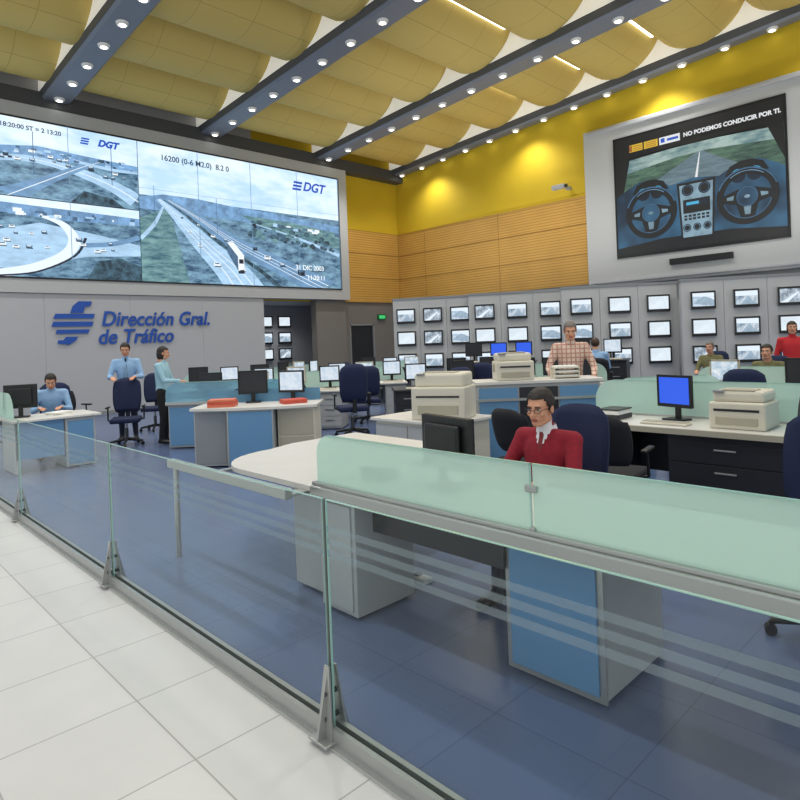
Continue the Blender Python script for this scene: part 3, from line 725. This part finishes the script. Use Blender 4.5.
one('folder_stack',lambda m:[m.box((0,0,.015+k*.03),(.34,.25,.028),M_red,.004) for k in range(2)],(5.0,7.35,.82),-20)
lcd(4.75,8.0,.82,150,LD); lcd(5.15,7.6,.82,120,LW)
desk('control_desk',5.3,9.6,-44,2.0,.8,screen=M_frostb)
chair(4.7,8.75,100,CH_B); chair(5.75,8.75,40,CH_B)
lcd(5.0,9.8,.75,135,LD); lcd(5.6,9.3,.75,150,LM)
def deskL(m):
    m.bx(2.05,3.2,9.68,10.5,.715,.75,M_white,.006)
    pedestal(m,2.72,3.12,9.72,10.3,.71,'-y'); m.bx(2.1,2.7,9.74,9.76,.2,.71,M_blue); m.bx(2.08,2.12,9.74,10.4,.02,.71,M_lgray)
    r=.3; pts=[(2.08,9.7,.76),(2.08,11.0,.76),(2.08,11.0,1.12)]+[(2.08,9.7+r-r*math.sin(t),1.12-r+r*math.cos(t)) for t in [k*math.pi/12 for k in range(7)]]
    m.add(pts,[list(range(len(pts)))],M_frost)
one('control_desk',deskL)
chair(2.98,11.15,165,CH_N); chair(4.08,11.12,153,CH_N); chair(3.6,12.4,200,CH_B); chair(5.2,12.6,150,CH_N); chair(2.4,13.2,180,CH_B)
one('document_pile',lambda m:[m.box((0,0,.004+k*.008),(.3,.22,.007),M_paper,0,Matrix.Rotation(random.uniform(-.2,.2),4,'Z')) for k in range(5)],(2.75,10.1,.75),20)
lcd(2.28,10.2,.75,-20,LD)
def station(x,y,rz,L=1.8,mons=(LW,LM),z=0,ch=CH_N,scr=M_frost,front=M_blue,body=M_lgray,top=M_white):
    desk('control_desk',x,y,rz,L,.8,z,top,front,body,scr)
    R=Matrix.Rotation(math.radians(rz),4,'Z'); n=len(mons)
    for i,k in enumerate(mons):
        p=R@Vector(((i+.5)*L/n-L/2,-.12,0)); lcd(x+p.x,y+p.y,z+.75,rz+random.uniform(-12,12),k)
        q=R@Vector(((i+.5)*L/n-L/2,.2,0)); inst(KB,'keyboard',(x+q.x,y+q.y,z+.75),rz)
    if ch is not None:
        p=R@Vector((random.uniform(-.2,.2),.95,0)); chair(x+p.x,y+p.y,rz+180+random.uniform(-25,25),ch,z)
station(7.0,10.2,130,2.0,(LW,LM,LW),0,CH_B)
station(8.9,10.3,140,1.8,(LW,LM,LW))
station(8.6,7.8,140,1.8,(LD,LW),0,CH_N,None,M_blue,M_dark,M_dark)
# high-backed task chair in the aisle
c_=chair(6.95,8.42,-30,CH_N); c_.scale=(1.05,1.05,1.1)
station(6.9,12.6,150,2.0,(LD,LW,LD),0,CH_B)
station(10.3,8.4,130,1.4,(LD,LD),0,CH_N,None,M_blue,M_dark,M_dark)
station(10.0,6.3,95,1.8,(LD,LD,LD),0,CH_B,M_frost,M_blue,M_dark)
station(9.2,2.6,90,1.9,(LD,LM),0,CH_N)
station(9.2,.5,90,1.9,(LW,LD),0,CH_N)
station(12.6,1.6,90,1.9,(LD,LD),0,CH_B)
station(9.3,13.2,200,2.0,(LW,LM,LD),0,CH_N)
station(11.3,12.0,150,1.8,(LM,LW,LD),0,CH_B)
def dais(m):
    pts=[(11.0,8.3,0),(12.1,5.6,0),(13.6,5.6,0),(13.6,7.2,0),(13.0,8.4,0),(12.4,10.4,0),(11.2,10.4,0)]
    m.prism(pts,(0,0,.3),M_gray)
one('dais_platform',dais)
station(12.0,9.0,120,1.8,(LB,LB,LD),.3,None,None,M_lgray,M_dark,M_dark)
station(12.8,6.9,110,1.4,(LW,LD),.3,None,None,M_lgray,M_dark,M_dark)

# ================================================================ PEOPLE
M_skin=mat('skin',(206,150,120),0.55,noise=0.04,nscale=30); M_lip=mat('lips',(166,92,84),0.5); M_eyew=mat('eye_white',(225,222,218),0.3); M_iris=mat('iris',(40,26,20),0.2)
M_shoe=mat('shoe_leather',(22,20,20),0.35)
def person(name,loc,rz,pose,shirt,trous,hairm,H=1.75,wr=None,wl=None,lean=0.0,hair='short',voxel=.016,glasses=False,tie=None,collar=None,belly=0.0,headtilt=0.0,headturn=0.0,seat=.50,vneck=None):
    s=H/1.75; V=Vector
    if pose=='stand':
        J=dict(pel=V((0,0,.95)),neck=V((0,-.005,1.455)),head=V((0,.03,1.625)))
        for k,sg in (('R',1),('L',-1)):
            J['hip'+k]=V((sg*.092,0,.92)); J['kn'+k]=V((sg*.105,.025,.49)); J['an'+k]=V((sg*.115,-.02,.085)); J['sh'+k]=V((sg*.185,-.01,1.40))
    else:
        b=seat+.10
        J=dict(pel=V((0,0,b)),neck=V((0,-.01,b+.49)),head=V((0,.035,b+.645)))
        for k,sg in (('R',1),('L',-1)):
            J['hip'+k]=V((sg*.092,.02,b-.02)); J['kn'+k]=V((sg*.13,.42,b-.02)); J['an'+k]=V((sg*.13,.46,.085)); J['sh'+k]=V((sg*.185,-.01,b+.43))
    if lean:
        R=Matrix.Translation(J['pel'])@Matrix.Rotation(-lean,4,'X')@Matrix.Translation(-J['pel'])
        for k in ('neck','head','shR','shL'): J[k]=R@J[k]
    def ik(a,t,u,f,sg):
        a=V(a);t=V(t); d=t-a; L=min(d.length,(u+f)*.985); d.normalize(); t=a+d*L
        x=(u*u-f*f+L*L)/(2*L); h=math.sqrt(max(u*u-x*x,0)); pole=V((sg*.5,-.5,-.8)); pole=(pole-d*pole.dot(d)).normalized()
        return a+d*x+pole*h,t
    for k,sg,w in (('R',1,wr),('L',-1,wl)):
        if w is None: w=(sg*.25,.08,J['sh'+k].z-.52) if pose=='stand' else (sg*.16,.36,seat+.28)
        J['el'+k],J['wr'+k]=ik(J['sh'+k],w,.29,.26,sg)
    mm=M_shoe
    sp=(J['neck']-J['pel']); sl=sp.length; sp.normalize(); rt=V((1,0,0)); fw=rt.cross(sp)*-1
    if fw.y<0: fw=-fw
    prof=[(-.12,.10,.09,0),(-.07,.15,.115,0),(.0,.168,.12,0),(.10,.152,.112,belly),(.20,.158,.118,belly*1.1),(.30,.176,.122,belly*.4),(.38,.186,.115,0),(.435,.17,.095,0),(.47,.11,.075,0),(.51,.06,.058,0)]
    def body(m):
        n=20; vs=[];fs=[]
        for (t,a,b2,bl) in prof:
            c=J['pel']+sp*(t*sl/.505)
            for i in range(n):
                q=2*math.pi*i/n; cy=math.sin(q)*b2+(bl*max(0,math.sin(q)))
                vs.append(c+rt*(math.cos(q)*a)+fw*cy)
        for j in range(len(prof)-1):
            for i in range(n): k=(i+1)%n; fs.append([j*n+i,j*n+k,(j+1)*n+k,(j+1)*n+i])
        fs+=[list(range(n))[::-1],list(range((len(prof)-1)*n,len(prof)*n))]
        m.add(vs,fs,mm)
        for k,sg in (('R',1),('L',-1)):
            m.cap(J['hip'+k],J['kn'+k],.088,.062,mm); m.cap(J['kn'+k],J['an'+k],.060,.044,mm)
            m.cap(J['an'+k]+V((0,-.02,-.035)),J['an'+k]+V((sg*.02,.15,-.047)),.045,.036,mm)
            m.cap(J['neck']+V((sg*.05,0,-.045)),J['sh'+k],.055,.062,mm)
            m.cap(J['sh'+k],J['el'+k],.058,.046,mm); m.cap(J['el'+k],J['wr'+k],.046,.033,mm)
        m.cap(J['neck']-sp*.05,J['neck'].lerp(J['head'],.7),.060,.054,mm)
    vs,fs=remesh(body,voxel,5)
    segs=[]
    for k in 'RL':
        segs+=[(J['hip'+k],J['kn'+k],.075,trous),(J['kn'+k],J['an'+k],.052,trous),(J['an'+k]+V((0,-.02,-.045)),J['an'+k]+V((0,.15,-.047)),.042,M_shoe),
               (J['sh'+k],J['el'+k],.052,shirt),(J['el'+k],J['wr'+k],.04,shirt)]
    segs+=[(J['pel']+sp*.07,J['pel']+sp*.42,.15,shirt),(J['pel']-sp*.03-rt*.08,J['pel']-sp*.03+rt*.08,.10,trous),(J['neck']+sp*.035,J['head'],.055,M_skin)]
    def near(p):
        best=9;bm_=None
        for a,b,r,mt in segs:
            ab=b-a; t=max(0,min(1,(p-a).dot(ab)/ab.length_squared)); d=(p-(a+ab*t)).length-r
            if d<best: best=d;bm_=mt
        if vneck is not None and bm_ is shirt:
            r=p-J['neck']; h=r.dot(sp); x=abs(r.dot(rt)); y=r.dot(fw)
            if y>.02 and h>-.12 and x<(h+.12)*.42: bm_=vneck[0] if x>.018 or h>-.0 else vneck[1]
        return bm_
    ms=[]
    for f in fs:
        c=V((0,0,0))
        for i in f: c+=V(vs[i])
        ms.append(near(c/len(f)))
    out=MB(); out.add(vs,fs,ms,True)
    cc=collar or shirt
    nb=J['neck']+sp*.012
    for i in range(18):
        q0=2*math.pi*i/18;q1=2*math.pi*(i+1)/18
        if abs((q0+q1)/2-math.pi/2)<.3 : continue
        a=[nb+rt*math.cos(q)*r+fw*math.sin(q)*r+sp*h for q,r,h in((q0,.070,-.02),(q1,.070,-.02),(q1,.061,.022),(q0,.061,.022))]
        out.add(a,[[0,1,2,3]],cc,True)
    if tie:
        c0=nb+fw*.068; c1=J['pel']+sp*.13+fw*(.118+belly); c2=J['pel']+sp*.36+fw*.122
        out.cap(c0+sp*-.01,c0-sp*.035,.016,.012,tie,8)
        out.add([c0-rt*.012-sp*.03,c0+rt*.012-sp*.03,c2+rt*.022+fw*.004,c1+rt*.03+fw*.006,c1-sp*.03+fw*.006,c1-rt*.03+fw*.006,c2-rt*.022+fw*.004],[[0,1,2,3,4,5,6]],tie)
    for k,sg in (('R',1),('L',-1)):
        w=J['wr'+k]; d=(w-J['el'+k]).normalized()
        if pose!='stand' or d.y>.3: d=(d+V((0,.3,-.15))).normalized()
        up=V((0,0,1)) if abs(d.z)<.8 else V((sg,0,0))
        up=(up-d*up.dot(d)).normalized(); sd=d.cross(up).normalized()
        if sd.x*sg>0: sd=-sd
        if abs(d.z)>=.8: sd=V((0,1,0)); sd=(sd-d*sd.dot(d)).normalized()
        def hand(m):
            for a,b2 in ((0,.026),(.03,.034),(.06,.040),(.088,.040)):
                m.cap(w+d*a-sd*b2*.62,w+d*a+sd*b2*.62,.014,.014,mm,8)
            m.cap(w-sd*.018,w+d*.085-sd*.026,.015,.012,mm,8); m.cap(w+sd*.018,w+d*.085+sd*.026,.015,.012,mm,8); m.cap(w,w+d*.09,.016,.013,mm,8)
            m.cap(w-d*.04,w+d*.01,.028,.025,mm,10)
            for i,(o,l,) in enumerate(((.030,.070),(.010,.078),(-.010,.073),(-.029,.058))):
                p=w+d*.085+sd*o; ang=.25; 
                for q,f in enumerate((.45,.32,.23)):
                    dd=d*math.cos(ang)-up*math.sin(ang); p2=p+dd*l*f*1.05
                    m.cap(p,p2,.0092-.0006*q,.0086-.0006*q,mm,8); p=p2; ang+=.42
            p=w+d*.025+sd*.028; dd=(d*.75+sd*.65-up*.2).normalized(); p2=p+dd*.042; m.cap(p,p2,.0125,.0105,mm,8); dd=(d*.95+sd*.2-up*.3).normalized(); m.cap(p2,p2+dd*.032,.0105,.009,mm,8)
        hv,hf=remesh(hand,.0048 if voxel<.015 else .0065,1); out.add(hv,hf,M_skin,True)
        out.cyl(w-(w-J['el'+k]).normalized()*.03,w+(w-J['el'+k]).normalized()*.004,.038,.037,collar or shirt,14)
    hc=J['head']; HM=Matrix.Translation(hc)@Matrix.Rotation(headturn,4,'Z')@Matrix.Rotation(headtilt,4,'X')
    def hd(m):
        m.sph((0,-.012,.032),(.074,.093,.083),mm,24,16); m.sph((0,.022,-.03),(.061,.070,.078),mm,24,16); m.sph((0,.058,-.088),(.026,.024,.02),mm)
        m.cap((-.042,.02,-.07),(-.015,.065,-.09),.024,.018,mm); m.cap((.042,.02,-.07),(.015,.065,-.09),.024,.018,mm)
        m.cap((0,.086,.02),(0,.109,-.022),.0075,.013,mm,10); m.sph((.012,.096,-.026),.009,mm); m.sph((-.012,.096,-.026),.009,mm)
        m.cap((-.036,.074,.030),(.036,.074,.030),.013,.013,mm); m.sph((.042,.066,-.022),.018,mm); m.sph((-.042,.066,-.022),.018,mm)
        m.cap((-.016,.085,-.055),(.016,.085,-.055),.011,.011,mm)
        for q in(-1,1): m.sph((q*.077,-.008,-.008),(.010,.020,.031),mm,12,8)
        m.cap((0,-.01,-.02),(0,-.03,-.14),.055,.056,mm)
    hv,hf=remesh(hd,.0055,2)
    out.M=HM; out.add(hv,hf,M_skin,True)
    for q in(-1,1):
        out.sph((q*.031,.080,.008),(.0135,.008,.0075),M_eyew,12,8); out.sph((q*.031,.0865,.008),(.0055,.003,.0060),M_iris,10,6)
        out.cap((q*.016,.092,.027),(q*.044,.084,.030),.0038,.003,hairm,8)
        out.cap((q*.018,.088,.0155),(q*.044,.080,.0155),.0025,.002,M_iris,6)
    out.cap((-.020,.0945,-.053),(.020,.0945,-.053),.0045,.0045,M_lip,8); out.cap((-.016,.0945,-.062),(.016,.0945,-.062),.005,.005,M_lip,8)
    b=bmesh.new(); bmesh.ops.create_uvsphere(b,u_segments=48,v_segments=36,radius=1)
    lg_=hair=='long'
    for v in b.verts:
        d=v.co.copy(); rr=1+.02*math.sin(d.x*9+d.z*7)*math.cos(d.y*8)
        v.co=V((d.x*.084*rr,d.y*.103*rr-.016,d.z*.099*rr+.032))
        if v.co.z<-.02 and not lg_: v.co.x*=.93
        if lg_ and v.co.z<.0: v.co.z=v.co.z*2.1; v.co.x=v.co.x*1.0+(.02 if d.x>0 else -.02)*(-d.z); v.co.y-=.02*(-d.z)
    dl=[]
    for v in b.verts:
        c=v.co; front=c.y
        if lg_:
            if c.z<.062 and c.y>.02: dl.append(v)
            elif c.z<-.17: dl.append(v)
        else:
            lim = .072 if front>.045 else (.02 if front>.025 else (-.01 if front>-.02 else -.075))
            if c.z<lim: dl.append(v)
    bmesh.ops.delete(b,geom=dl,context='VERTS')
    bmesh.ops.solidify(b,geom=b.faces[:],thickness=.008)
    out.bm(b,hairm,True)
    if glasses:
        for q in(-1,1):
            pts=[(q*.033+.021*math.cos(t),.103,.006+.015*math.sin(t)) for t in [k*math.pi/8 for k in range(17)]]
            out.tube(pts,.0018,M_black,6); out.tube([(q*.054,.102,.010),(q*.080,.05,.012),(q*.082,-.01,.008)],.0018,M_black,6)
        out.tube([(-.013,.104,.010),(.013,.104,.010)],.0018,M_black,6)
    out.M=Matrix.Identity(4)
    if s!=1:
        out.v=[(x*s,y*s,z*s) if pose=='stand' else (x,y,z) for x,y,z in out.v]
    return out.obj(name,loc,rz)
H_dark=mat('hair_dark',(30,22,18),.6,noise=.3,nscale=60); H_gray=mat('hair_gray',(110,104,98),.6,noise=.3,nscale=60); H_brown=mat('hair_brown',(64,42,28),.6,noise=.3,nscale=60)
C_lb=mat('shirt_light_blue',(140,176,214),.8,noise=.05,nscale=20); C_lb2=mat('shirt_pale_cyan',(150,190,206),.8,noise=.05,nscale=20)
C_red=mat('sweater_burgundy',(140,26,44),.9,noise=.12,nscale=40); C_blk=mat('cloth_black',(20,20,24),.85); C_navy=mat('cloth_navy',(30,36,56),.85)
C_olive=mat('cloth_olive',(112,110,74),.85,noise=.1,nscale=20); C_wh=mat('collar_white',(226,226,232),.7); C_red2=mat('cloth_red',(190,40,48),.85)
def plaid():
    m=bpy.data.materials.new('plaid_shirt'); m.use_nodes=True; nt=m.node_tree; b=nt.nodes['Principled BSDF']; L=nt.links.new
    tc=nt.nodes.new('ShaderNodeTexCoord'); mp=nt.nodes.new('ShaderNodeMapping'); ck=nt.nodes.new('ShaderNodeTexBrick'); ck.offset=0
    ck.inputs['Scale'].default_value=1; ck.inputs['Brick Width'].default_value=.06; ck.inputs['Row Height'].default_value=.06; ck.inputs['Mortar Size'].default_value=.008
    ck.inputs['Color1'].default_value=lin((222,200,184)); ck.inputs['Color2'].default_value=lin((210,182,164)); ck.inputs['Mortar'].default_value=lin((180,130,116))
    mp.inputs['Rotation'].default_value=(math.pi/2,0,0)
    L(tc.outputs['Object'],mp.inputs[0]); L(mp.outputs[0],ck.inputs['Vector']); L(ck.outputs[0],b.inputs['Base Color']); b.inputs['Roughness'].default_value=.85
    return m
C_pl=plaid()
person('seated_man',(3.52,2.23,0),90,'sit',C_red,C_navy,H_dark,wr=(.20,.40,.77),wl=(-.16,.42,.77),lean=.14,voxel=.011,glasses=True,collar=C_wh,belly=.03,headtilt=-.18,headturn=.08,seat=.45,vneck=(C_wh,mat('tie_red',(120,30,36),.6)))
person('standing_man',(4.35,11.75,0),153,'stand',C_lb,C_navy,H_dark,H=1.80,wr=(.19,.36,1.14),wl=(-.17,.34,1.14),lean=.08,tie=C_navy,headtilt=-.3)
person('standing_woman',(4.58,10.72,0),-134,'stand',C_lb2,C_blk,H_dark,H=1.70,wr=(.10,.34,1.12),wl=(-.14,.30,1.05),hair='long',headtilt=-.15,headturn=.3)
person('standing_man',(7.72,4.55,0),124,'stand',C_pl,C_navy,H_gray,H=1.84,wr=(.26,.36,1.02),wl=(-.26,.36,1.02),lean=.2,headtilt=-.3,belly=.02)
person('seated_man',(2.95,11.2,0),162,'sit',C_lb,C_navy,H_dark,wr=(.15,.42,.80),wl=(-.15,.42,.80),lean=.3,headtilt=-.5)
person('seated_man',(11.1,3.0,0),90,'sit',C_olive,C_blk,H_dark,lean=.1); chair(11.2,3.0,90,CH_N)
person('standing_woman',(12.9,3.1,0),110,'stand',C_red2,C_blk,H_dark,H=1.72,hair='long')
person('seated_man',(11.3,6.1,0),-60,'sit',C_lb,C_navy,H_brown,seat=.68); 
person('seated_man',(13.6,4.75,0),90,'sit',C_olive,C_navy,H_gray,seat=.5); chair(13.7,4.75,90,CH_N)
chair(11.3,6.1,-60,CH_B,.18)

# ================================================================ LIGHTING
w=bpy.data.worlds.new('World'); sc.world=w; w.use_nodes=True
w.node_tree.nodes['Background'].inputs[0].default_value=(0.95,0.98,1.0,1); w.node_tree.nodes['Background'].inputs[1].default_value=0.85
def spot(x,y,z,p,ang=130,col=(1,.985,.96),tgt=None,rad=.12):
    l=bpy.data.lights.new('downlight_or_fill','SPOT'); l.energy=p; l.spot_size=math.radians(ang); l.spot_blend=.8; l.color=col; l.shadow_soft_size=rad
    o=bpy.data.objects.new('downlight_or_fill_lamp',l); sc.collection.objects.link(o); o.location=(x,y,z)
    if tgt: o.rotation_euler=(Vector(tgt)-Vector((x,y,z))).to_track_quat('-Z','Y').to_euler()
for x in beams[1:]:
    for y in (15.2,11.0,6.8,2.6): spot(x,y,zc(y)-.12,380)
for y in (15.2,11,6.8,2.6): spot(16.3,y,zc(y)-.15,190)
for (x,y) in ((15.6,12.6),(16.0,9.0),(16.2,4.5)): spot(x-2.2,y,3.1,210,160,(1,.96,.86),(x-.6,y,8.9),.5)  # added uplights without fixtures, to brighten the upper wall and ceiling
spot(12.5,18.6,3.0,60,140)

# ================================================================ CAMERA
cam=bpy.data.cameras.new('Camera'); co=bpy.data.objects.new('Camera',cam); sc.collection.objects.link(co); sc.camera=co
cam.sensor_width=36; cam.lens=620/800*36; cam.shift_y=-0.075; cam.clip_start=.05; cam.clip_end=200
f=Vector((.697,.717,0)).normalized(); R0=Vector((f.y,-f.x,0)); Z=Vector((0,0,1)); th=.0384
R=R0*math.cos(th)-Z*math.sin(th); U=Z*math.cos(th)+R0*math.sin(th)
mt=Matrix((R,U,-f)).transposed().to_4x4(); mt.translation=(0,0,1.65); co.matrix_world=mt
